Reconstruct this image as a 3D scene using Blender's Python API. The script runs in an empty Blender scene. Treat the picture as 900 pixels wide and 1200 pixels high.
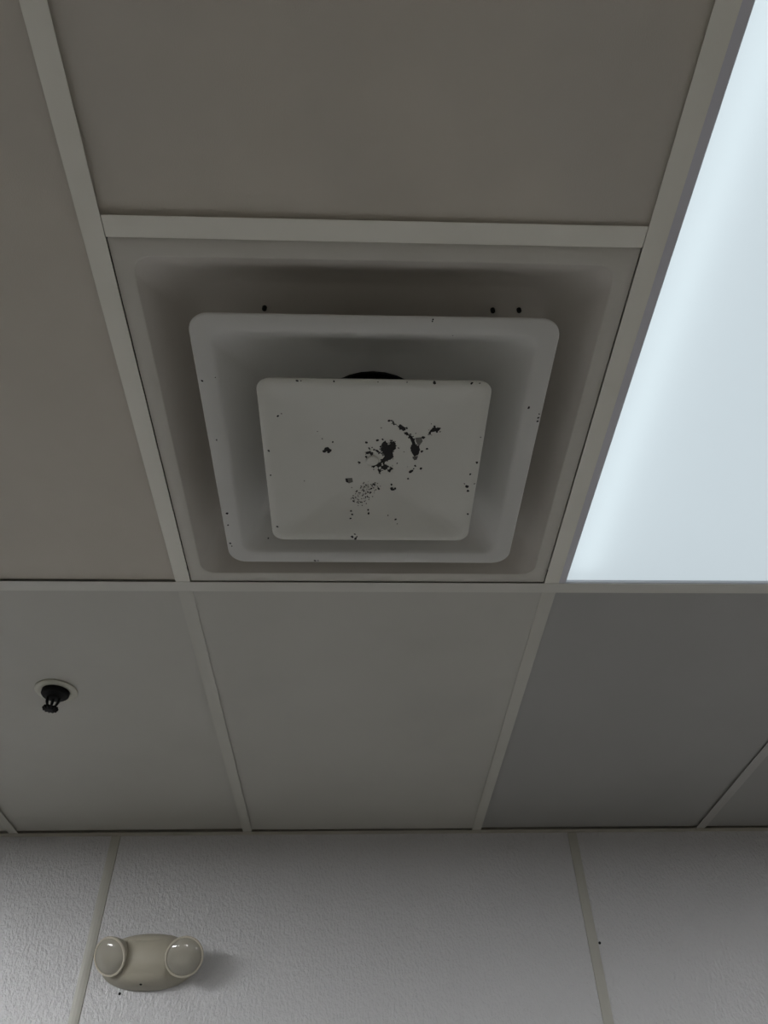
import bpy, bmesh, math, random
from mathutils import Matrix, Vector
from mathutils.bvhtree import BVHTree

random.seed(7)
sc = bpy.context.scene
COL = sc.collection
PI = math.pi

# ------------------------------------------------------------------ camera
# metres; X right along the far wall, Y towards the far wall, Z up; Z = 0 is the underside of the ceiling grid
cam_d = bpy.data.cameras.new('camera')
cam_d.sensor_fit = 'VERTICAL'
cam_d.sensor_height = 24.0
cam_d.lens = 17.2825
cam_d.clip_start = 0.01
cam = bpy.data.objects.new('camera', cam_d)
COL.objects.link(cam)
pitch, roll, yaw = 0.7764969, -0.0271611, -0.0496552
fwd = Vector((0, math.cos(pitch), math.sin(pitch)))
up = Vector((0, -math.sin(pitch), math.cos(pitch)))
rgt = Vector((1, 0, 0))
r2 = rgt * math.cos(roll) + up * math.sin(roll)
u2 = rgt * -math.sin(roll) + up * math.cos(roll)
rz = Matrix.Rotation(yaw, 3, 'Z')
r2, u2, f2 = rz @ r2, rz @ u2, rz @ fwd
m = Matrix(((r2.x, u2.x, -f2.x, 0.285724), (r2.y, u2.y, -f2.y, -0.354621), (r2.z, u2.z, -f2.z, -0.771826), (0, 0, 0, 1)))
cam.matrix_world = m
sc.camera = cam

# ------------------------------------------------------------------ world and exposure
w = bpy.data.worlds.new('world')
sc.world = w
w.use_nodes = True
w.node_tree.nodes['Background'].inputs[0].default_value = (0.5, 0.55, 0.6, 1)
w.node_tree.nodes['Background'].inputs[1].default_value = 0.02
sc.view_settings.view_transform = 'Standard'
sc.view_settings.look = 'None'
sc.view_settings.gamma = 1.0
sc.view_settings.use_curve_mapping = False
sc.view_settings.exposure = 0.0
try:
    sc.cycles.use_denoising = True
    sc.cycles.max_bounces = 10
    sc.cycles.diffuse_bounces = 6
except Exception:
    pass

LENS_GLOW = 0.335          # own glow of the lens over the diffuser's neighbour
TUBE_GLOW = 1.5
ROOM_GLOW = 42.0           # lenses of the further troffers, raised above the near lens to light the wall

# ------------------------------------------------------------------ materials
def lin(c):
    c = c / 255.0
    return c / 12.92 if c <= 0.04045 else ((c + 0.055) / 1.055) ** 2.4

def mat(name, col, rough=0.6, mottle=0.0, mscale=6.0, bump=0.0, bscale=200.0, bdist=0.001, spec=0.5,
        stretch=None, metallic=0.0, specks=0.0, speck_scale=60.0, stain=None, stain_scale=2.0):
    mt = bpy.data.materials.new(name)
    mt.use_nodes = True
    nt = mt.node_tree
    b = nt.nodes['Principled BSDF']
    b.inputs['Roughness'].default_value = rough
    b.inputs['Metallic'].default_value = metallic
    b.inputs['Specular IOR Level'].default_value = spec
    tc = nt.nodes.new('ShaderNodeTexCoord')
    geo = nt.nodes.new('ShaderNodeNewGeometry')
    src = geo.outputs['Position']
    cur = None
    base = nt.nodes.new('ShaderNodeRGB')
    base.outputs[0].default_value = (*col, 1)
    cur = base.outputs[0]
    def noise(scale, detail=3, rgh=0.55):
        n = nt.nodes.new('ShaderNodeTexNoise')
        n.inputs['Scale'].default_value = scale
        n.inputs['Detail'].default_value = detail
        n.inputs['Roughness'].default_value = rgh
        if stretch:
            mp = nt.nodes.new('ShaderNodeMapping')
            mp.inputs['Scale'].default_value = stretch
            nt.links.new(src, mp.inputs['Vector'])
            nt.links.new(mp.outputs[0], n.inputs['Vector'])
        else:
            nt.links.new(src, n.inputs['Vector'])
        return n.outputs['Fac']
    def mixc(fac, a, c2, mode='MIX'):
        mx = nt.nodes.new('ShaderNodeMix')
        mx.data_type = 'RGBA'
        mx.blend_type = mode
        nt.links.new(fac, mx.inputs[0])
        nt.links.new(a, mx.inputs[6])
        mx.inputs[7].default_value = (*c2, 1)
        return mx.outputs[2]
    def ramp(fac, a, b_, lo, hi):
        mr = nt.nodes.new('ShaderNodeMapRange')
        nt.links.new(fac, mr.inputs[0])
        mr.inputs[1].default_value = a
        mr.inputs[2].default_value = b_
        mr.inputs[3].default_value = lo
        mr.inputs[4].default_value = hi
        return mr.outputs[0]
    if mottle:
        f = ramp(noise(mscale, 4), 0.3, 0.7, 0.0, mottle)
        cur = mixc(f, cur, (col[0] * 0.6, col[1] * 0.58, col[2] * 0.52))
    if stain:
        f = ramp(noise(stain_scale, 5, 0.5), 0.52, 0.66, 0.0, stain[3])
        cur = mixc(f, cur, stain[:3])
    if specks:
        f = ramp(noise(speck_scale, 2), 0.68, 0.74, 0.0, specks)
        cur = mixc(f, cur, (0.03, 0.028, 0.024))
    nt.links.new(cur, b.inputs['Base Color'])
    if bump:
        bp = nt.nodes.new('ShaderNodeBump')
        bp.inputs['Strength'].default_value = bump
        bp.inputs['Distance'].default_value = bdist
        nt.links.new(noise(bscale, 2), bp.inputs['Height'])
        nt.links.new(bp.outputs[0], b.inputs['Normal'])
    return mt

M = {}
M['tile'] = mat('vinyl_tile', (0.58, 0.54, 0.467), 0.55, 0.17, 5.0, 0.45, 700, 0.0006, 0.3, stain=(0.50, 0.475, 0.43, 0.45), stain_scale=2.6)
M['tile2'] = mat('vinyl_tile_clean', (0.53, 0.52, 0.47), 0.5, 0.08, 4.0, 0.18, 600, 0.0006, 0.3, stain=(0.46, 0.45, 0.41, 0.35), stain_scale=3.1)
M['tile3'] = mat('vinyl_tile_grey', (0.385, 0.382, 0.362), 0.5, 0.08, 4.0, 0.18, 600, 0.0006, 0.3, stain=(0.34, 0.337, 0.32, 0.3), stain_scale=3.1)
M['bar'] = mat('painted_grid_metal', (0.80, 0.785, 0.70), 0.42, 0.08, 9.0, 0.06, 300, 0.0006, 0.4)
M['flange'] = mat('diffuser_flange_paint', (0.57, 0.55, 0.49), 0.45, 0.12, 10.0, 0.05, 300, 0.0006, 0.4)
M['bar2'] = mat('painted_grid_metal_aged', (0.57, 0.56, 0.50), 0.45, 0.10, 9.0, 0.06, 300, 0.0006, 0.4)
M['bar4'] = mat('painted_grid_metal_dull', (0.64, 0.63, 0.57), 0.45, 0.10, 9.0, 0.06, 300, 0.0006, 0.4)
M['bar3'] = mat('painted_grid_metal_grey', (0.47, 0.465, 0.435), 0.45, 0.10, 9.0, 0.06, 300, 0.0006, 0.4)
M['pan'] = mat('dusty_pan_paint', (0.54, 0.51, 0.46), 0.5, 0.25, 8.0, 0.05, 300, 0.0006, 0.35)
M['paint'] = mat('diffuser_white_paint', (0.58, 0.575, 0.54), 0.38, 0.08, 7.0, 0.05, 260, 0.0006, 0.45)
M['paint2'] = mat('diffuser_plate_paint', (0.60, 0.595, 0.535), 0.36, 0.06, 9.0, 0.04, 260, 0.0006, 0.45)
M['duct'] = mat('duct_dark', (0.03, 0.03, 0.03), 0.8, 0.3, 20)
M['grime'] = mat('black_grime', (0.012, 0.011, 0.010), 0.8, 0.3, 300)
M['grime2'] = mat('grey_grime', (0.16, 0.155, 0.14), 0.8, 0.4, 300)
M['frp'] = mat('pebbled_wall_panel', (0.54, 0.54, 0.545), 0.24, 0.05, 3.0, 1.0, 165, 0.0034, 0.5, stretch=(1.0, 1.0, 0.62))
M['strip'] = mat('seam_strip_vinyl', (0.42, 0.41, 0.36), 0.45, 0.08, 6.0, 0.05, 200, 0.0006)
M['angle'] = mat('wall_angle_metal', (0.50, 0.48, 0.41), 0.5, 0.35, 14.0, 0.05, 200, 0.0006)
M['wallp'] = mat('painted_wall', (0.09, 0.085, 0.078), 0.6, 0.05, 2.0, 0.05, 150, 0.0006)  # unseen side and back walls, colour darkened to hold bounce light down
M['floor'] = mat('vinyl_floor', (0.030, 0.027, 0.022), 0.4, 0.12, 3.0, 0.03, 80, 0.0006)  # unseen floor, colour darkened so less light bounces up to the ceiling
M['deck'] = mat('plenum_deck', (0.05, 0.05, 0.05), 0.9, 0.2, 3.0)
M['frame'] = mat('fixture_frame_paint', (0.62, 0.62, 0.66), 0.4, 0.1, 12.0, 0.05, 300, 0.0006)
M['housing'] = mat('fixture_housing_white', (0.62, 0.62, 0.62), 0.5, 0.03, 4.0)
M['esc'] = mat('escutcheon_paint', (0.58, 0.57, 0.48), 0.4, 0.2, 60.0)
M['black'] = mat('blackened_metal', (0.012, 0.012, 0.012), 0.55, 0.3, 120.0, spec=0.12)
M['beige'] = mat('aged_beige_plastic', (0.46, 0.43, 0.345), 0.38, 0.08, 30.0, 0.04, 400, 0.0004, 0.45)
M['beige2'] = mat('aged_beige_rim', (0.58, 0.54, 0.45), 0.35, 0.08, 30.0, 0.03, 400, 0.0004, 0.45)
M['reflector'] = mat('lamp_reflector', (0.60, 0.58, 0.52), 0.3, 0.05, 20.0, metallic=0.6)
M['bulb'] = mat('lamp_bulb', (0.75, 0.75, 0.72), 0.15, 0.05, 90.0)

def emis(name, col, strength, translucent=None):
    mt = bpy.data.materials.new(name)
    mt.use_nodes = True
    nt = mt.node_tree
    nt.nodes.remove(nt.nodes['Principled BSDF'])
    out = nt.nodes['Material Output']
    e = nt.nodes.new('ShaderNodeEmission')
    e.inputs[0].default_value = (*col, 1)
    e.inputs[1].default_value = strength
    if translucent:
        t = nt.nodes.new('ShaderNodeBsdfTranslucent')
        t.inputs[0].default_value = (*translucent, 1)
        a = nt.nodes.new('ShaderNodeAddShader')
        nt.links.new(e.outputs[0], a.inputs[0])
        nt.links.new(t.outputs[0], a.inputs[1])
        nt.links.new(a.outputs[0], out.inputs[0])
    else:
        nt.links.new(e.outputs[0], out.inputs[0])
    return mt
LC = (0.84, 0.935, 1.0)
M['lens'] = emis('glowing_lens', LC, LENS_GLOW, (0.60, 0.62, 0.62))
M['lens_far'] = emis('glowing_lens_further', (0.97, 0.98, 1.0), ROOM_GLOW)
M['tube'] = emis('fluorescent_tube', (0.86, 0.96, 1.0), TUBE_GLOW)

def glass(name):
    mt = bpy.data.materials.new(name)
    mt.use_nodes = True
    nt = mt.node_tree
    nt.nodes.remove(nt.nodes['Principled BSDF'])
    out = nt.nodes['Material Output']
    tr = nt.nodes.new('ShaderNodeBsdfTransparent')
    tr.inputs[0].default_value = (0.86, 0.85, 0.78, 1)
    gl = nt.nodes.new('ShaderNodeBsdfGlossy')
    gl.inputs['Roughness'].default_value = 0.10
    fr = nt.nodes.new('ShaderNodeFresnel')
    fr.inputs[0].default_value = 1.8
    df_ = nt.nodes.new('ShaderNodeBsdfDiffuse')
    df_.inputs[0].default_value = (0.62, 0.59, 0.50, 1)
    hz = nt.nodes.new('ShaderNodeMixShader')
    hz.inputs[0].default_value = 0.62
    nt.links.new(tr.outputs[0], hz.inputs[1])
    nt.links.new(df_.outputs[0], hz.inputs[2])
    mx = nt.nodes.new('ShaderNodeMixShader')
    nt.links.new(fr.outputs[0], mx.inputs[0])
    nt.links.new(hz.outputs[0], mx.inputs[1])
    nt.links.new(gl.outputs[0], mx.inputs[2])
    nt.links.new(mx.outputs[0], out.inputs[0])
    return mt
M['glass'] = glass('lamp_lens_clear')

# ------------------------------------------------------------------ helpers
def add_box(bm, lo, hi):
    vs = [bm.verts.new((x, y, z)) for x in (lo[0], hi[0]) for y in (lo[1], hi[1]) for z in (lo[2], hi[2])]
    for f in ((0, 1, 3, 2), (4, 6, 7, 5), (0, 4, 5, 1), (2, 3, 7, 6), (0, 2, 6, 4), (1, 5, 7, 3)):
        bm.faces.new([vs[i] for i in f])

def loft(bm, loops, close_first=False, close_last=False):
    rings = [[bm.verts.new(p) for p in lp] for lp in loops]
    n = len(rings[0])
    for a, b in zip(rings, rings[1:]):
        for i in range(n):
            j = (i + 1) % n
            bm.faces.new((a[i], a[j], b[j], b[i]))
    if close_first:
        bm.faces.new(rings[0][::-1])
    if close_last:
        bm.faces.new(rings[-1])

def rsq(h, r, z, n=8, side=4):
    """rounded square loop, half size h, corner radius r"""
    r = min(r, h)
    pts = []
    for k in range(4):
        a0 = k * PI / 2
        cx = (h - r) * (1 if k in (0, 3) else -1)
        cy = (h - r) * (1 if k in (0, 1) else -1)
        arc = [(cx + r * math.cos(a0 + t * PI / 2 / n), cy + r * math.sin(a0 + t * PI / 2 / n)) for t in range(n + 1)]
        pts += arc
        k2 = (k + 1) % 4
        nx = (h - r) * (1 if k2 in (0, 3) else -1) + r * math.cos(k2 * PI / 2)
        ny = (h - r) * (1 if k2 in (0, 1) else -1) + r * math.sin(k2 * PI / 2)
        x0, y0 = arc[-1]
        for s in range(1, side):
            t = s / side
            pts.append((x0 + (nx - x0) * t, y0 + (ny - y0) * t))
    return [(x, y, z) for x, y in pts]

def circ(r, z, n=32):
    return [(r * math.cos(2 * PI * i / n), r * math.sin(2 * PI * i / n), z) for i in range(n)]

def finish(name, bm, material, parent=None, smooth=False, loc=None, rot=None, angle=35):
    bmesh.ops.recalc_face_normals(bm, faces=bm.faces)
    me = bpy.data.meshes.new(name)
    bm.to_mesh(me)
    bm.free()
    me.materials.append(M[material] if isinstance(material, str) else material)
    if smooth:
        me.polygons.foreach_set('use_smooth', [True] * len(me.polygons))
        try:
            me.set_sharp_from_angle(angle=math.radians(angle))
        except Exception:
            pass
    o = bpy.data.objects.new(name, me)
    COL.objects.link(o)
    if parent:
        o.parent = parent
    if loc is not None:
        o.location = loc
    if rot is not None:
        o.rotation_euler = rot
    return o

def box_obj(name, lo, hi, material, parent=None, bevel=0.0):
    bm = bmesh.new()
    add_box(bm, lo, hi)
    if bevel:
        bmesh.ops.bevel(bm, geom=list(bm.edges), offset=bevel, segments=2, affect='EDGES', profile=0.5)
    return finish(name, bm, material, parent)

def thing(name, label, cat, loc=(0, 0, 0), group=None, rot=None):
    o = bpy.data.objects.new(name, None)
    COL.objects.link(o)
    o.empty_display_size = 0.05
    o.location = loc
    if rot:
        o.rotation_euler = rot
    o['label'] = label
    o['category'] = cat
    if group:
        o['group'] = group
    return o

def struct(o, label=None, cat=None):
    o['kind'] = 'structure'
    if label:
        o['label'] = label
        o['category'] = cat
    return o

# ------------------------------------------------------------------ the room
S = 0.6096
W = 1.6626          # far wall
XL, XR = -4 * S - 0.20, 7 * S + 0.15
YB = -5 * S - 0.25
ZF = -2.44
ZT = 0.32
T = 0.12

fl = struct(box_obj('floor', (XL - T, YB - T, ZF - 0.1), (XR + T, W + T, ZF), 'floor'), 'unseen darkened vinyl floor of the room below the ceiling', 'floor')
wl = struct(box_obj('wall_left', (XL - T, YB, ZF), (XL, W, ZT), 'wallp'), 'unseen darkened wall along the left of the room', 'wall')
wr = struct(box_obj('wall_right', (XR, YB, ZF), (XR + T, W, ZT), 'wallp'), 'unseen darkened wall along the right of the room', 'wall')
wb = struct(box_obj('wall_back', (XL - T, YB - T, ZF), (XR + T, YB, ZT), 'wallp'), 'unseen darkened wall behind the camera', 'wall')
wf = struct(box_obj('wall_front', (XL - T, W + 0.004, ZF), (XR + T, W + T, ZT), 'strip'), 'white pebbled panel wall with vertical seam strips below the ceiling', 'wall')
# panels of the far wall: 4 ft wide, with a raised cover strip over each joint
seam0 = -0.3479
seams = [seam0 + 2 * S * k for k in range(-2, 4)]
edges = [XL] + [s for s in seams if XL + 0.05 < s < XR - 0.05] + [XR]
for a, b in zip(edges, edges[1:]):
    box_obj('wall_panel', (a + 0.002, W, ZF), (b - 0.002, W + 0.0045, 0.02), 'frp', wf)
for s in edges[1:-1]:
    bm = bmesh.new()
    prof = [(-0.0125, 0.0), (-0.0115, -0.0022), (-0.004, -0.0034), (0.004, -0.0034), (0.0115, -0.0022), (0.0125, 0.0)]
    loft(bm, [[(s + x, W + y, z) for x, y in prof] for z in (ZF, -0.002)], True, True)
    finish('seam_strip', bm, 'strip', wf)
# two small dark nail heads in the wall panels
for x, z, r in ((-0.2570, -0.3590, 0.0030), (0.8875, -0.2675, 0.0032)):
    bm = bmesh.new()
    loft(bm, [[(p[0], p[1], h) for p in circ(rr, 0, 10)] for rr, h in ((r, 0), (r, 0.0012), (r * 0.5, 0.002))], True, True)
    finish('nail_head', bm, 'black', wf, loc=(x, W, z), rot=(PI / 2, 0, 0))

# ------------------------------------------------------------------ suspended ceiling
ce = struct(box_obj('ceiling', (XL - T, YB - T, ZT), (XR + T, W + T, ZT + 0.08), 'deck'), 'suspended ceiling of pale lay-in panels in a cream metal grid', 'ceiling')
HB = 0.012          # half of a 24 mm tee face
FT = 0.0008         # face thickness

def tee(name, axis, c, a, b, z=0.0, stem=True, material='bar'):
    bm = bmesh.new()
    if axis == 'X':
        add_box(bm, (a, c - HB, z), (b, c + HB, z + FT))
        if stem:
            add_box(bm, (a, c - 0.0008, z + FT), (b, c + 0.0008, z + 0.034))
    else:
        add_box(bm, (c - HB, a, z), (c + HB, b, z + FT))
        if stem:
            add_box(bm, (c - 0.0008, a, z + FT), (c + 0.0008, b, z + 0.034))
    return finish(name, bm, material, ce)

kx = range(-4, 8)
rows = [(-5 * S, -3 * S), (-3 * S, -S), (-S, S)]          # 4 ft rows between the main runners
for y in (-5 * S, -3 * S, -S, S):
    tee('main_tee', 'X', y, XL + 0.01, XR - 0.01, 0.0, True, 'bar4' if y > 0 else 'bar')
for k in kx:
    for a, b in rows:
        tee('cross_tee', 'Y', k * S, a + HB + 0.0006, b - HB - 0.0006, 0.0002)
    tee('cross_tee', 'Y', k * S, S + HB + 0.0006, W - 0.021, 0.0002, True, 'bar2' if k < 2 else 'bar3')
    tee('cross_tee', 'Y', k * S, YB + 0.021, -5 * S - HB - 0.0006, 0.0002)
tee('short_cross_tee', 'X', 0.0, HB + 0.0008, S - HB - 0.0008, 0.0004)
tee('short_cross_tee', 'X', -2 * S, HB + 0.0008, S - HB - 0.0008, 0.0004)

# wall angle around the room
def angle_trim(name, lo, hi, lo2, hi2):
    bm = bmesh.new()
    add_box(bm, lo, hi)
    add_box(bm, lo2, hi2)
    struct(finish(name, bm, 'angle', ce))
angle_trim('wall_angle', (XL, W - 0.020, -0.0006), (XR, W - 0.0008, 0.0006), (XL, W - 0.0008, -0.0006), (XR, W, 0.022))
angle_trim('wall_angle', (XL, YB, -0.0006), (XR, YB + 0.020, 0.0006), (XL, YB, 0.0006), (XR, YB + 0.0008, 0.022))
angle_trim('wall_angle', (XL, YB, 0.0), (XL + 0.020, W, 0.0012), (XL, YB, 0.0012), (XL + 0.0008, W, 0.022))
angle_trim('wall_angle', (XR - 0.020, YB, 0.0), (XR, W, 0.0012), (XR - 0.0008, YB, 0.0012), (XR, W, 0.022))

TROFFERS = [(1, 2), (-3, 2), (5, 2), (1, 0), (-3, 0), (5, 0)]       # (column, row) of the light fixtures; right and rear ones unseen, added for light
def tile(x0, x1, y0, y1, lift, material='tile', gap=(0.003, 0.003, 0.003, 0.003), tilt=(0, 0)):
    """lay-in panel resting on the tee faces, lifted a little where it does not sit tight"""
    bm = bmesh.new()
    add_box(bm, (x0 + gap[0], y0 + gap[2], 0), (x1 - gap[1], y1 - gap[3], 0.013))
    for v in bm.verts:
        tx = (v.co.x - x0) / (x1 - x0)
        ty = (v.co.y - y0) / (y1 - y0)
        v.co.z += 0.0013 + lift + tilt[0] * tx + tilt[1] * ty
    return finish('ceiling_tile', bm, material, ce)

cols = [(k, k * S, (k + 1) * S) for k in range(-4, 7)]
for k, x0, x1 in cols:
    for ri, (y0, y1) in enumerate(rows):
        if (k, ri) in TROFFERS:
            continue
        if k == 0 and ri == 2:
            tile(x0, x1, -S, 0.0, 0.0060, 'tile', tilt=(-0.0025, -0.0015))
            continue
        if k == 0 and ri == 1:
            tile(x0, x1, -3 * S, -2 * S, 0.002, 'tile')
            tile(x0, x1, -2 * S, -S, 0.002, 'tile')
            continue
        tile(x0, x1, y0, y1, 0.0012, 'tile', gap=(0.003, 0.003, 0.003, 0.0128), tilt=(0.0, 0.0016))
    lf = {-1: 0.0006, 0: 0.0002, 1: 0.0002}.get(k, 0.0008)
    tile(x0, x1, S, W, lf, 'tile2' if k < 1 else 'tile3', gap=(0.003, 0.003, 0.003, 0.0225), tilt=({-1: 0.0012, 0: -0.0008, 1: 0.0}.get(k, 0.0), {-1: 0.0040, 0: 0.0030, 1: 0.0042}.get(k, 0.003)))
    tile(x0, x1, YB, -5 * S, 0.001, 'tile2', gap=(0.003, 0.003, 0.012, 0.003))
for xa, xb in ((XL, -4 * S), (7 * S, XR)):
    for y0, y1 in rows + [(S, W), (YB, -5 * S)]:
        tile(xa, xb, y0, y1, 0.001, 'tile2', gap=(0.01, 0.01, 0.01, 0.01))

# ------------------------------------------------------------------ recessed light fixtures
def troffer(col, row, label, near):
    x0, x1 = col * S, (col + 1) * S
    y0, y1 = rows[row]
    t = thing('ceiling_light', label, 'light', ((x0 + x1) / 2, (y0 + y1) / 2, 0), 'recessed ceiling lights')
    hx, hy = S / 2 - 0.004, S - 0.004
    zb = 0.0014
    # housing: open box above the lens
    bm = bmesh.new()
    hx2, hy2 = hx - 0.003, hy - 0.003
    loft(bm, [[(-a, -b, z), (a, -b, z), (a, b, z), (-a, b, z)] for a, b, z in
              ((hx2, hy2, zb + 0.012), (hx2, hy2, 0.06), (hx2 - 0.05, hy2, 0.105))], False, True)
    h = finish('housing', bm, 'housing', t)
    sm = h.modifiers.new('sheet', 'SOLIDIFY')
    sm.thickness = 0.001
    # door frame: four mitred rails
    fx, fe = 0.0205, 0.0090
    for s in (-1, 1):
        bm = bmesh.new()
        prof = [(hx, 0.0), (hx - fx + 0.0012, 0.0), (hx - fx, 0.0012), (hx - fx, 0.006), (hx, 0.012)]
        loft(bm, [[(s * x, yy, zb + z) for x, z in prof] for yy in (-hy, hy)], True, True)
        finish('frame_rail', bm, 'frame', t)
        bm = bmesh.new()
        prof = [(hy, 0.0), (hy - fe + 0.0012, 0.0), (hy - fe, 0.0012), (hy - fe, 0.006), (hy, 0.012)]
        loft(bm, [[(xx, s * y, zb + z) for y, z in prof] for xx in (-hx + fx, hx - fx)], True, True)
        finish('frame_end', bm, 'frame', t)
    # lens with a small moulded rib near each end
    lz = zb + 0.0062
    bm = bmesh.new()
    add_box(bm, (-hx + 0.006, -hy + 0.004, lz), (hx - 0.006, hy - 0.004, lz + 0.0025))
    ln = finish('lens', bm, 'lens' if near else 'lens_far', t)
    if near:
        for x in (0.052, S - 0.052):
            bm = bmesh.new()
            loft(bm, [[(p[0], yy, p[1]) for p in circ(0.0125, 0, 14)] for yy in (-hy + 0.03, hy - 0.03)], True, True)
            finish('tube', bm, 'tube', t, True, loc=(x - S / 2, 0, 0.040))
    return t

troffer(1, 2, 'bright white recessed fluorescent light beside the square air diffuser', True)
LABELS = {(-3, 2): 'recessed ceiling light beyond the left picture edge, nearer the pebbled wall', (5, 2): 'added unseen recessed light beyond the right picture edge, nearer the pebbled wall',
          (1, 0): 'added unseen recessed light behind the camera, in line with the bright one', (-3, 0): 'added unseen recessed light behind the camera, far to the left',
          (5, 0): 'added unseen recessed light behind the camera, far to the right'}
for c, r in TROFFERS[1:]:
    troffer(c, r, LABELS[(c, r)], False)

# ------------------------------------------------------------------ square cone air diffuser
CX, CY = S / 2, S / 2
df = thing('air_diffuser', 'square white metal ceiling air diffuser with stepped cones and black specks', 'air vent', (CX, CY, 0))
def sheet(o, th=0.0009, off=1):
    md = o.modifiers.new('sheet', 'SOLIDIFY')
    nz = sum(p.normal.z * p.area for p in o.data.polygons)
    md.thickness = th
    md.offset = off if nz > 0 else -off         # the sheet's thickness always lies above its visible face
    return o
bm = bmesh.new()
zp = 0.0022
prof = [(0.2700, 0.022, zp + 0.0004), (0.2665, 0.026, zp + 0.003), (0.2600, 0.032, zp + 0.009),
        (0.2530, 0.038, zp + 0.017), (0.2460, 0.044, zp + 0.026), (0.2380, 0.048, zp + 0.035), (0.2310, 0.050, zp + 0.0415),
        (0.2250, 0.048, zp + 0.0460), (0.2205, 0.046, zp + 0.0488), (0.2170, 0.045, zp + 0.0510), (0.2120, 0.048, zp + 0.0525), (0.2050, 0.06, zp + 0.0532), (0.152, 0.152, zp + 0.056)]
loft(bm, [rsq(h, r, z) for h, r, z in prof])
pan = finish('pan', bm, 'pan', df, True, angle=80)
bm = bmesh.new()
prof = [(0.2920, 0.003, zp + 0.006), (0.2920, 0.003, zp + 0.0004), (0.2914, 0.003, zp), (0.2720, 0.021, zp), (0.2698, 0.022, zp + 0.0005)]
loft(bm, [rsq(h, r, z) for h, r, z in prof])
sheet(finish('flange', bm, 'flange', df, True), 0.0006)
bm = bmesh.new()
loft(bm, [rsq(h, r, z) for h, r, z in ((0.152, 0.152, zp + 0.0555), (0.152, 0.152, 0.22))], False, True)
finish('duct_collar', bm, 'duct', df, True)

def plate(name, prof, material, close_last=False):
    bm = bmesh.new()
    loft(bm, [rsq(h, r, z) for h, r, z in prof], False, close_last)
    bmesh.ops.remove_doubles(bm, verts=bm.verts, dist=0.00002)
    bmesh.ops.recalc_face_normals(bm, faces=bm.faces)
    tree = BVHTree.FromBMesh(bm)
    return finish(name, bm, material, df, True, angle=50), tree
Z1 = -0.0215
ring, ring_tree = plate('outer_cone', [(0.2145, 0.024, Z1 + 0.0022), (0.2160, 0.025, Z1 + 0.0010), (0.2155, 0.025, Z1 + 0.0001), (0.2140, 0.0235, Z1 - 0.0003),
    (0.1950, 0.018, Z1), (0.1925, 0.018, Z1 + 0.0008), (0.1890, 0.020, Z1 + 0.0035), (0.1800, 0.026, Z1 + 0.0125), (0.1680, 0.036, Z1 + 0.0245),
    (0.1550, 0.048, Z1 + 0.0375), (0.1420, 0.062, Z1 + 0.0505), (0.1300, 0.078, Z1 + 0.062), (0.1180, 0.090, Z1 + 0.0700), (0.1030, 0.098, Z1 + 0.0770), (0.0835, 0.0835, Z1 + 0.0825), (0.0805, 0.0805, Z1 + 0.089)], 'paint')
sheet(ring, 0.0010)
bm = bmesh.new()
loft(bm, [circ(0.0800, 0.062, 32), circ(0.0800, 0.20, 32)], False, True)
finish('inner_duct', bm, 'duct', ring, True)
Z2 = -0.0420
inner, inner_tree = plate('center_plate', [(0.1395, 0.015, Z2 + 0.0060), (0.1415, 0.016, Z2 + 0.0022), (0.1422, 0.0165, Z2 + 0.0008), (0.1412, 0.016, Z2),
    (0.1330, 0.013, Z2 + 0.0004), (0.1280, 0.012, Z2 + 0.0010), (0.1180, 0.013, Z2 + 0.0034), (0.1000, 0.016, Z2 + 0.0074), (0.0700, 0.022, Z2 + 0.0124), (0.0520, 0.032, Z2 + 0.0143),
    (0.0460, 0.046, Z2 + 0.0150), (0.0420, 0.042, Z2 + 0.0152), (0.0200, 0.020, Z2 + 0.0158), (0.0120, 0.012, Z2 + 0.0160)], 'paint2', True)
sheet(inner, 0.0010)
# mounting stem and domed bolt of the centre plate
bm = bmesh.new()
loft(bm, [circ(r, z, 20) for r, z in ((0.0088, Z2 + 0.0162), (0.0088, Z2 + 0.0152), (0.0078, Z2 + 0.0140), (0.0045, Z2 + 0.0132), (0.001, Z2 + 0.0130))], True, True)
finish('center_bolt', bm, 'paint2', inner, True)
bm = bmesh.new()
loft(bm, [circ(0.006, Z2 + 0.0175, 12), circ(0.006, 0.19, 12)], True, True)
finish('hanger_rod', bm, 'duct', inner, True)
for sx in (-1, 1):
    for sy in (-1, 1):
        bm = bmesh.new()
        add_box(bm, (sx * 0.150 - 0.006, sy * 0.150 - 0.001, 0.012), (sx * 0.150 + 0.006, sy * 0.150 + 0.001, 0.0565))
        finish('hanger_strap', bm, 'pan', ring)
# two screws in the back of the pan
for x, y in ((0.181, -0.183), (-0.137, -0.1795), (0.148, -0.182)):
    bm = bmesh.new()
    loft(bm, [circ(0.0030, zp + 0.0545, 10), circ(0.0030, zp + 0.049, 10), circ(0.002, zp + 0.0475, 10)], True, True)
    finish('screw', bm, 'black', pan, loc=(x, y, 0))

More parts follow.
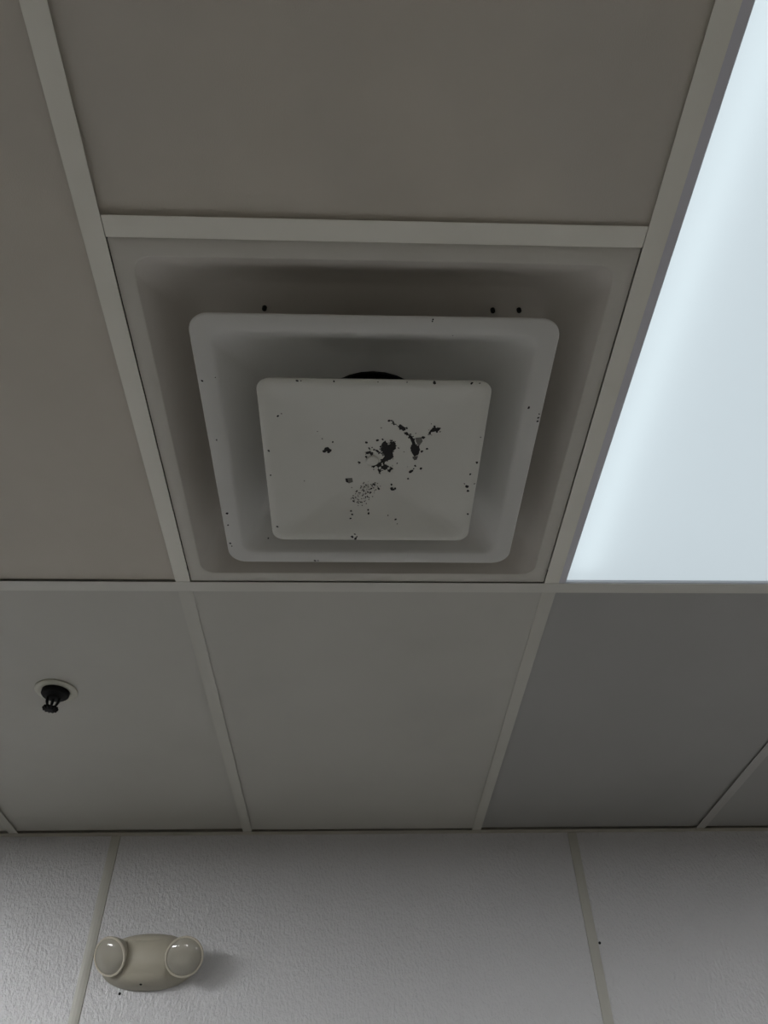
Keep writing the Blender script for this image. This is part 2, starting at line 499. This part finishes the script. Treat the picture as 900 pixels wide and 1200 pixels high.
# dark grime spots, in millimetres on the plates from the diffuser's centre
BLACK_POLYS = [[(13.6, -33.2), (16.3, -34.9), (17.1, -33.3), (18.9, -30.9), (20.2, -27.7), (21.4, -28.7), (23.1, -29.5), (22.3, -32.6), (23.5, -35.5), (25.1, -33.0), (27.3, -34.7), (28.8, -33.2), (30.0, -31.3), (30.2, -26.8), (30.8, -21.5), (28.3, -19.9), (26.8, -17.7), (26.9, -16.3), (26.6, -14.5), (27.6, -10.8), (27.6, -6.9), (25.6, -3.6), (23.6, -2.4), (19.8, -0.0), (15.5, 3.0), (12.1, 4.3), (8.9, 5.0), (11.8, 1.2), (12.8, -2.0), (14.5, -4.4), (16.3, -8.1), (14.6, -11.3), (13.8, -14.1), (12.5, -16.8), (10.3, -20.2), (11.4, -23.3), (12.4, -27.2), (11.6, -29.5)], [(48.0, -44.1), (48.7, -45.4), (50.5, -44.8), (52.4, -41.4), (54.1, -38.8), (55.0, -35.4), (56.5, -30.7), (58.9, -28.7), (61.3, -26.5), (62.4, -22.8), (62.0, -19.8), (61.4, -15.5), (60.5, -12.6), (58.0, -11.8), (55.8, -9.7), (54.3, -12.4), (52.2, -15.7), (50.8, -20.4), (49.7, -24.0), (50.7, -28.5), (51.7, -29.8), (51.2, -33.2), (50.0, -37.2), (48.2, -40.5)], [(31.4, -61.0), (32.6, -62.5), (34.7, -65.2), (35.8, -63.7), (38.8, -61.1), (41.1, -59.4), (42.6, -59.3), (41.4, -57.5), (42.2, -55.1), (40.5, -54.5), (38.5, -53.1), (36.9, -55.6), (33.9, -56.3), (32.8, -59.4)], [(40.5, -50.9), (42.6, -51.4), (43.4, -51.8), (44.7, -50.7), (46.5, -47.3), (45.8, -46.1), (43.4, -45.9), (42.4, -47.6)], [(46.7, -44.8), (47.9, -45.7), (48.8, -45.8), (49.7, -44.6), (51.3, -42.4), (50.6, -42.8), (48.8, -41.3), (47.4, -43.2)], [(23.4, -70.0), (24.6, -70.1), (25.6, -71.0), (26.0, -68.9), (27.7, -64.6), (26.7, -63.3), (25.6, -63.6), (24.8, -66.7)], [(74.7, -58.3), (76.6, -61.0), (78.7, -64.0), (80.0, -62.2), (81.5, -61.4), (82.8, -61.8), (84.7, -62.5), (84.7, -60.0), (84.8, -58.1), (82.4, -55.5), (79.6, -56.0), (78.4, -54.7), (75.7, -55.0), (74.4, -52.6), (75.0, -50.0), (73.5, -50.0), (72.4, -50.8), (71.6, -51.8), (72.8, -54.6), (74.2, -57.3)], [(-1.9, 6.0), (0.5, 4.6), (3.9, 4.2), (6.8, 5.0), (9.7, 4.9), (11.6, 6.9), (11.5, 9.1), (10.2, 10.9), (8.2, 12.5), (7.4, 11.4), (4.8, 9.3), (4.0, 10.6), (1.9, 13.5), (0.4, 11.6), (-0.9, 10.9), (-0.6, 8.9)], [(13.2, 9.7), (15.5, 7.9), (18.1, 6.7), (20.0, 8.1), (21.6, 10.4), (20.4, 13.5), (20.1, 15.8), (18.8, 15.5), (15.0, 15.5), (13.2, 14.1), (12.0, 14.2), (11.9, 12.4)], [(21.8, 16.7), (24.2, 14.4), (25.8, 12.1), (26.8, 13.5), (27.4, 14.7), (26.2, 15.8), (24.9, 18.9), (23.3, 19.5), (22.2, 19.9), (21.6, 18.0)], [(7.6, 16.1), (9.2, 16.1), (11.7, 16.5), (12.3, 18.0), (12.1, 20.0), (10.6, 21.3), (9.3, 21.4), (8.8, 19.9)], [(-9.6, -8.3), (-9.9, -7.4), (-8.1, -7.6), (-7.3, -3.8), (-6.0, -0.1), (-6.4, 1.3), (-7.7, 1.2), (-8.1, -3.4)], [(-9.5, -14.9), (-6.0, -15.9), (-4.0, -16.5), (-1.4, -14.5), (1.3, -13.5), (-0.7, -10.2), (-2.2, -9.9), (-3.0, -10.2), (-4.8, -13.4), (-6.4, -12.7), (-8.0, -11.6), (-8.7, -12.7)], [(2.2, -20.1), (4.2, -19.2), (6.8, -18.8), (8.7, -15.6), (10.5, -14.5), (9.4, -12.9), (8.9, -12.7), (6.4, -15.3), (4.5, -16.6), (3.0, -19.1)], [(54.6, -7.4), (56.5, -7.8), (58.1, -9.6), (59.0, -7.2), (59.7, -5.5), (58.6, -4.3), (55.9, -3.2), (55.3, -5.5)]]
GREY_POLYS = [[(55.2, -42.1), (63.1, -43.6), (65.1, -37.2), (60.8, -28.2), (56.5, -35.6)], [(53.2, -8.7), (59.0, -11.1), (60.0, -5.3), (55.9, -3.2)], [(-34.0, 32.3), (-27.3, 31.8), (-26.2, 38.6), (-32.0, 41.5)], [(11.8, -13.6), (15.0, -12.8), (16.3, -9.4), (13.0, -8.0)]]
BLACK_DOTS = [(19.9, -71.1, 1.52), (5.7, -36.1, 1.52), (-8.5, -32.0, 1.52), (-4.9, -22.2, 0.91), (-0.8, -23.1, 0.91), (65.5, -43.6, 1.82), (71.6, -25.1, 1.37), (65.4, -20.3, 1.06), (53.1, 17.4, 1.97), (57.8, 6.8, 1.37), (65.8, 10.7, 1.67), (56.4, 12.4, 0.91), (49.6, 31.2, 1.21), (83.9, -60.8, 1.52), (12.6, -37.5, 0.91), (24.8, -35.9, 0.91), (-18.6, 2.7, 1.06), (-30.3, 35.9, 2.28), (27.0, 43.0, 1.06), (32.5, 50.1, 1.21), (28.5, 52.7, 1.06), (2.5, 42.8, 1.21), (9.5, 50.4, 1.21), (74.0, -67.7, 0.61), (-4.1, -20.4, 0.91), (10.5, -25.0, 1.21), (64.7, -19.1, 0.91), (-60.2, -20.9, 2.94), (-57.5, -17.8, 2.35), (-63.8, -18.5, 2.06), (-52.7, -33.2, 1.18), (-119.8, -83.7, 1.18), (71.5, -139.9, 1.76), (-48.9, -143.7, 1.03), (-92.6, -145.2, 1.47), (130.1, 32.0, 2.06), (132.1, 40.1, 1.76), (137.1, 85.4, 1.62), (131.8, 9.0, 1.03), (138.2, -12.3, 1.32), (-27.2, 134.9, 1.76), (-22.5, 138.3, 1.76), (-23.3, 129.8, 1.03), (-20.2, 134.8, 1.03), (35.3, 103.9, 1.18), (-28.8, 90.2, 1.18), (-27.3, 96.2, 1.03), (-29.5, 103.1, 1.18), (-4.6, 87.7, 1.18), (-3.8, 94.1, 1.18), (27.4, 50.3, 2.06), (30.5, 52.1, 1.18), (27.2, 42.9, 1.18), (9.7, 51.4, 1.47), (-31.7, 36.8, 2.65), (-34.7, 33.9, 1.18), (-27.4, 37.7, 1.18), (-17.3, 3.7, 1.18), (-135.2, -28.9, 1.18), (-136.2, 14.1, 1.03), (-134.6, 114.5, 1.18), (116.6, -148.4, 1.18), (137.6, -139.5, 1.18), (-0.5, 45.5, 0.58), (-5.8, 65.0, 0.91), (-11.9, 60.4, 0.42), (-5.4, 44.8, 0.46), (-9.8, 73.3, 0.65), (-19.2, 76.4, 0.42), (3.9, 45.1, 0.8), (-14.0, 47.6, 0.5), (-19.8, 69.8, 0.54), (-28.0, 49.1, 0.55), (-11.4, 54.4, 0.68), (-10.4, 47.9, 0.85), (-0.9, 57.4, 0.75), (-2.1, 58.4, 0.89), (-22.2, 68.4, 0.41), (-16.1, 58.5, 0.79), (-28.8, 69.5, 0.4), (-14.2, 68.7, 0.44), (-8.5, 65.9, 0.74), (-15.4, 49.7, 0.64), (-3.4, 52.5, 0.6), (-25.1, 73.4, 0.71), (4.9, 41.0, 0.33), (-11.0, 55.1, 0.59), (-3.9, 66.1, 0.47), (-20.5, 55.6, 0.51), (-18.6, 64.5, 0.42), (-11.8, 41.9, 0.5), (-6.3, 64.4, 0.57), (-0.2, 50.6, 0.9), (-26.0, 67.5, 0.76), (-1.2, 43.2, 0.56), (-24.0, 71.4, 0.54), (-25.9, 72.6, 0.79), (-15.2, 74.6, 0.75), (-23.0, 65.9, 0.65), (-5.3, 57.2, 0.87), (-20.6, 55.2, 0.75), (-19.2, 62.3, 0.38), (-10.8, 56.0, 0.63), (-3.7, 70.2, 0.56), (0.3, 45.3, 0.63), (-10.9, 68.3, 0.47), (27.4, 8.8, 0.53), (22.2, -25.4, 0.6), (10.2, -58.1, 0.62), (15.3, 5.2, 0.32), (14.9, -32.9, 0.61), (16.3, -25.4, 0.65), (23.4, -16.6, 0.66), (33.3, 4.2, 0.74), (41.8, -16.7, 0.52), (17.4, -13.4, 0.72), (24.0, -6.7, 0.61), (15.3, -19.1, 0.57), (27.7, -22.2, 0.38), (21.1, -32.0, 0.41), (34.1, -23.2, 0.71), (17.8, -0.6, 0.7)]
GREY_DOTS = [(-66.3, -39.7, 0.88), (-72.0, -52.4, 0.74), (-115.1, -86.8, 0.88), (-92.5, 32.1, 0.88), (-88.2, -145.3, 0.88), (126.1, 27.8, 0.88), (141.1, 26.3, 0.88), (137.8, -55.6, 0.88), (37.9, 111.4, 0.74), (24.1, 97.5, 0.88), (3.8, -145.7, 0.88), (38.6, -146.3, 0.88), (126.2, -148.5, 0.88), (-149.9, 138.9, 0.88), (-18.0, 5.6, 0.88), (-21.8, 56.6, 0.96), (-20.1, 64.7, 0.33), (-8.6, 44.9, 0.9), (1.7, 49.0, 0.62), (1.4, 64.9, 0.78), (-13.1, 63.2, 0.85), (12.0, 46.5, 0.66), (-13.5, 74.2, 0.65), (-11.6, 60.9, 0.48), (-5.0, 51.6, 0.48), (-11.1, 40.3, 0.94), (-11.5, 42.5, 0.43), (-5.9, 55.0, 0.49), (-3.3, 67.1, 0.65), (-8.0, 59.3, 0.95), (-8.3, 71.7, 0.41), (4.2, 43.7, 0.45), (-18.2, 70.9, 0.97), (-5.9, 64.0, 0.74), (-8.4, 68.4, 0.5), (-24.3, 75.0, 0.55), (-7.4, 77.2, 0.7), (-8.2, 48.5, 0.57), (-8.3, 56.9, 0.58), (-1.9, 56.9, 0.92), (-18.1, 76.5, 0.85), (-28.2, 67.5, 0.52), (-7.7, 54.0, 0.36), (-17.0, 61.3, 0.4), (-10.2, 53.5, 0.57), (-25.8, 63.5, 0.82), (-19.5, 74.5, 0.84), (2.6, 49.3, 0.94), (-18.8, 80.6, 0.56), (-7.9, 44.0, 0.66), (-26.2, 73.7, 0.37), (8.2, 47.2, 0.84), (-25.0, 69.0, 0.71), (-11.5, 62.3, 0.75), (4.0, 54.5, 0.87), (-22.0, 66.7, 0.78), (-11.5, 49.6, 0.75), (-5.5, 48.2, 0.61), (-1.5, 52.1, 0.88), (6.1, 45.4, 0.42), (4.9, 41.1, 0.42), (-20.9, 75.2, 0.54), (-13.8, 68.9, 0.66), (-19.3, 74.7, 0.54), (-6.8, 51.6, 0.6), (-13.1, 80.5, 0.94), (-16.9, 73.4, 0.72), (-22.6, 60.3, 0.66), (0.8, 47.1, 0.75), (-12.6, 62.7, 0.8), (-4.7, 48.1, 0.94), (-13.5, 75.1, 0.85), (4.7, 43.6, 0.74), (-5.2, 38.2, 0.34), (-3.8, 53.4, 0.51), (-16.8, 59.1, 0.52), (-15.2, 46.6, 0.94), (-8.8, 60.4, 0.97), (7.8, 41.5, 0.72), (-7.1, 45.8, 0.68), (8.7, 50.9, 0.9), (3.6, 58.3, 0.39), (-18.9, 73.7, 0.78), (5.7, 52.8, 0.95), (4.2, 40.2, 0.9), (-18.9, 67.8, 0.37), (-1.7, 50.3, 0.97), (-12.1, 52.5, 0.9), (-13.4, 54.0, 0.64), (-12.7, 64.1, 0.48), (1.4, 43.8, 0.65), (-18.2, 58.6, 0.94), (56.4, -5.4, 0.77), (57.9, -30.0, 0.51), (59.9, -31.1, 0.67), (57.9, -18.7, 0.41), (52.4, -27.1, 0.72), (55.1, -31.4, 0.75), (54.5, -27.7, 0.58), (59.8, -13.6, 0.54), (59.2, -37.3, 0.84), (53.6, -22.1, 0.48), (47.6, 9.5, 0.56), (58.0, -14.8, 0.44), (55.3, -50.0, 0.72), (58.9, -31.9, 0.42)]
RING_DOTS = [(-208.0, 108.3, 2.13), (-209.7, 133.1, 1.28), (-211.0, 173.0, 1.71), (-209.7, 179.2, 1.07), (-155.9, 177.3, 1.17), (-210.6, -123.0, 1.28), (-205.1, -29.2, 0.96), (-85.1, 211.9, 1.39), (-80.2, 211.8, 1.07), (197.8, -88.5, 1.49), (217.6, -66.7, 1.39), (215.3, -72.7, 1.07), (65.5, -216.4, 1.07), (64.9, -210.5, 0.85), (222.5, -78.7, 0.96), (-193.9, -127.9, 0.69), (90.7, -190.5, 0.64)]
def speck_mesh(name, tree, items, material, parent):
    bm = bmesh.new()
    for pts in items:
        top, bot = [], []
        for x, y in pts:
            hit = tree.ray_cast(Vector((x, y, -0.3)), Vector((0, 0, 1)))
            if hit[0] is None:
                top = None
                break
            top.append(bm.verts.new((x, y, hit[0].z + 0.0002)))
            bot.append(bm.verts.new((x, y, hit[0].z - 0.00035)))
        if not top:
            continue
        n = len(top)
        bm.faces.new(bot)
        for i in range(n):
            j = (i + 1) % n
            bm.faces.new((top[i], top[j], bot[j], bot[i]))
    bmesh.ops.delete(bm, geom=[v for v in bm.verts if not v.link_faces], context='VERTS')
    bmesh.ops.triangulate(bm, faces=[f for f in bm.faces if len(f.verts) > 4])
    o = finish(name, bm, material, parent)
    o['kind'] = 'stuff'
    return o
def dot(x, y, r, st=1.0, ang=0.0, n=8):
    pts = []
    for i in range(n):
        a = 2 * PI * i / n
        rr = r * random.uniform(0.7, 1.25)
        px, py = rr * math.cos(a) * st, rr * math.sin(a)
        pts.append((x + px * math.cos(ang) - py * math.sin(ang), y + px * math.sin(ang) + py * math.cos(ang)))
    return pts

FRINGE = []
for P in BLACK_POLYS:                      # ragged crumbs around each dark patch
    for x, y in P:
        if random.random() < 0.75:
            FRINGE.append((x + random.gauss(0, 1.0), y + random.gauss(0, 1.0), random.uniform(0.35, 1.1)))
mm = lambda P: [(x / 1000, y / 1000) for x, y in P]
def clampd(x, y, lim):
    return max(-lim, min(lim, x / 1000)), max(-lim, min(lim, y / 1000))
speck_mesh('black_specks', inner_tree, [mm(P) for P in BLACK_POLYS] + [dot(*clampd(x, y, 0.1395), 1.2 * r / 1000, random.uniform(0.8, 1.5), random.uniform(0, 3)) for x, y, r in BLACK_DOTS + FRINGE], 'grime', inner)
speck_mesh('grey_specks', inner_tree, [mm(P) for P in GREY_POLYS] + [dot(*clampd(x, y, 0.1395), r / 1000, random.uniform(0.8, 1.5), random.uniform(0, 3)) for x, y, r in GREY_DOTS], 'grime2', inner)
speck_mesh('black_specks', ring_tree, [dot(*clampd(x, y, 0.2128), r / 1000, random.uniform(0.8, 1.4), random.uniform(0, 3)) for x, y, r in RING_DOTS], 'grime', ring)

# ------------------------------------------------------------------ fire sprinkler
sp = thing('fire_sprinkler', 'black pendant fire sprinkler with pale round escutcheon in ceiling panel', 'sprinkler', (-0.3015, 0.938, 0.0022), rot=(0, 0, 0.35))
bm = bmesh.new()
loft(bm, [circ(r, z, 36) for r, z in ((0.0405, 0.001), (0.0405, -0.0008), (0.0385, -0.0024), (0.0300, -0.0034), (0.0265, -0.0026), (0.0262, 0.004))])
sheet(finish('escutcheon', bm, 'esc', sp, True), 0.0006)
bm = bmesh.new()
loft(bm, [circ(r, z, 24) for r, z in ((0.0255, 0.004), (0.0262, -0.0045), (0.0262, -0.0085), (0.0235, -0.0115), (0.0165, -0.0130), (0.0120, -0.0150), (0.0105, -0.0175), (0.006, -0.0185))], True, True)
finish('body', bm, 'black', sp, True)
for s in (-1, 1):
    bm = bmesh.new()
    path = [(0.0095, -0.013), (0.0105, -0.019), (0.0098, -0.025), (0.0072, -0.0330), (0.0040, -0.0370)]
    loft(bm, [[(s * x + 0.0030 * math.cos(a) * (1 if i in (0, 1, 2) else 0.8), 0.0036 * math.sin(a), z) for a in [2 * PI * q / 8 for q in range(8)]] for i, (x, z) in enumerate(path)], True, True)
    finish('frame_arm', bm, 'black', sp, True)
bm = bmesh.new()
loft(bm, [circ(r, z, 12) for r, z in ((0.0024, -0.0170), (0.0028, -0.022), (0.0024, -0.0320), (0.0045, -0.0330), (0.0045, -0.0385))], True, True)
finish('heat_bulb', bm, 'black', sp, True)
bm = bmesh.new()
def teeth(r, z, n=48):
    return [((r if (i // 2) % 2 == 0 else r * 0.74) * math.cos(2 * PI * i / n), (r if (i // 2) % 2 == 0 else r * 0.74) * math.sin(2 * PI * i / n), z) for i in range(n)]
loft(bm, [teeth(0.0142, -0.0365), teeth(0.0150, -0.0385), teeth(0.0142, -0.0410), [(p[0], p[1], -0.0435) for p in circ(0.006, 0, 48)]], True, True)
finish('deflector', bm, 'black', sp)

# ------------------------------------------------------------------ emergency light on the far wall
el = thing('emergency_light', 'beige twin-head emergency light mounted on the white pebbled wall', 'light', (-0.2005, W, -0.2975))
def outline(a, hx, hz, n=2.25):
    c, s_ = math.cos(a), math.sin(a)
    return (hx * math.copysign(abs(c) ** (2 / n), c), hz * math.copysign(abs(s_) ** (2 / n), s_))
bm = bmesh.new()
NA = 64
layers = [(1.0, 1.0, 0.0), (1.0, 1.0, -0.010), (0.985, 0.985, -0.020), (0.93, 0.95, -0.032), (0.83, 0.89, -0.044), (0.68, 0.79, -0.054), (0.50, 0.64, -0.0605), (0.30, 0.44, -0.064), (0.10, 0.18, -0.0655)]
loft(bm, [[(outline(2 * PI * i / NA, 0.112 * fx, 0.057 * fz)[0], y, outline(2 * PI * i / NA, 0.112 * fx, 0.057 * fz)[1]) for i in range(NA)] for fx, fz, y in layers], True, True)
finish('body', bm, 'beige', el, True, angle=60)
# raised barrel across the middle
bm = bmesh.new()
nb = 22
secs = []
for x, k in ((-0.047, 0.93), (-0.043, 0.985), (-0.02, 1.01), (0.02, 1.012), (0.046, 0.99), (0.055, 0.955), (0.060, 0.90)):
    sec = []
    for i in range(nb + 1):
        a = PI * i / nb
        sec.append((x, -0.004 - 0.068 * k * abs(math.sin(a)) ** 0.8, 0.0545 * k * math.cos(a)))
    secs.append(sec)
loft(bm, secs, True, True)
finish('barrel', bm, 'beige', el, True, angle=50)
bm = bmesh.new()
loft(bm, [circ(0.0032, 0, 12), circ(0.0032, 0.004, 12), circ(0.0022, 0.005, 12)], True, True)
finish('test_button', bm, 'black', el, loc=(-0.002, -0.0385, -0.0485), rot=(2.60, 0, 0))

def head(loc, normal, r):
    """round lamp head; axis = local -Z pointing the way the lamp faces"""
    q = Vector(normal).normalized().to_track_quat('Z', 'Y').to_euler()
    bm = bmesh.new()
    loft(bm, [circ(rr * r, z * r, 36) for rr, z in ((0.30, -0.95), (0.55, -0.90), (0.78, -0.70), (0.92, -0.40), (0.98, -0.12), (0.99, 0.0), (0.93, 0.0), (0.90, -0.10), (0.72, -0.38), (0.42, -0.56), (0.15, -0.60))], True, True)
    h = finish('lamp_head', bm, 'beige', el, True, loc=loc, rot=q)
    bm = bmesh.new()
    loft(bm, [circ(rr * r, z * r, 36) for rr, z in ((0.985, -0.10), (1.03, -0.08), (1.05, 0.0), (1.02, 0.06), (0.95, 0.06), (0.925, 0.0))])
    finish('rim', bm, 'beige2', h, True)
    bm = bmesh.new()
    loft(bm, [circ(rr * r, z * r, 36) for rr, z in ((0.915, -0.03), (0.74, -0.34), (0.44, -0.52), (0.16, -0.56))], False, True)
    finish('reflector', bm, 'reflector', h, True)
    bm = bmesh.new()
    loft(bm, [circ(rr * r, z * r, 16) for rr, z in ((0.10, -0.56), (0.16, -0.40), (0.15, -0.24), (0.06, -0.16))], True, True)
    finish('bulb', bm, 'bulb', h, True)
    bm = bmesh.new()
    loft(bm, [circ(rr * r, z * r, 36) for rr, z in ((0.94, 0.02), (0.82, 0.13), (0.66, 0.22), (0.48, 0.285), (0.28, 0.325), (0.05, 0.34))], False, True)
    finish('lens', bm, 'glass', h, True)
    return h
head((-0.0770, -0.072, -0.0025), (-0.33, -0.82, -0.47), 0.0400)
head((0.0950, -0.078, -0.0065), (0.16, -0.87, -0.48), 0.0415)
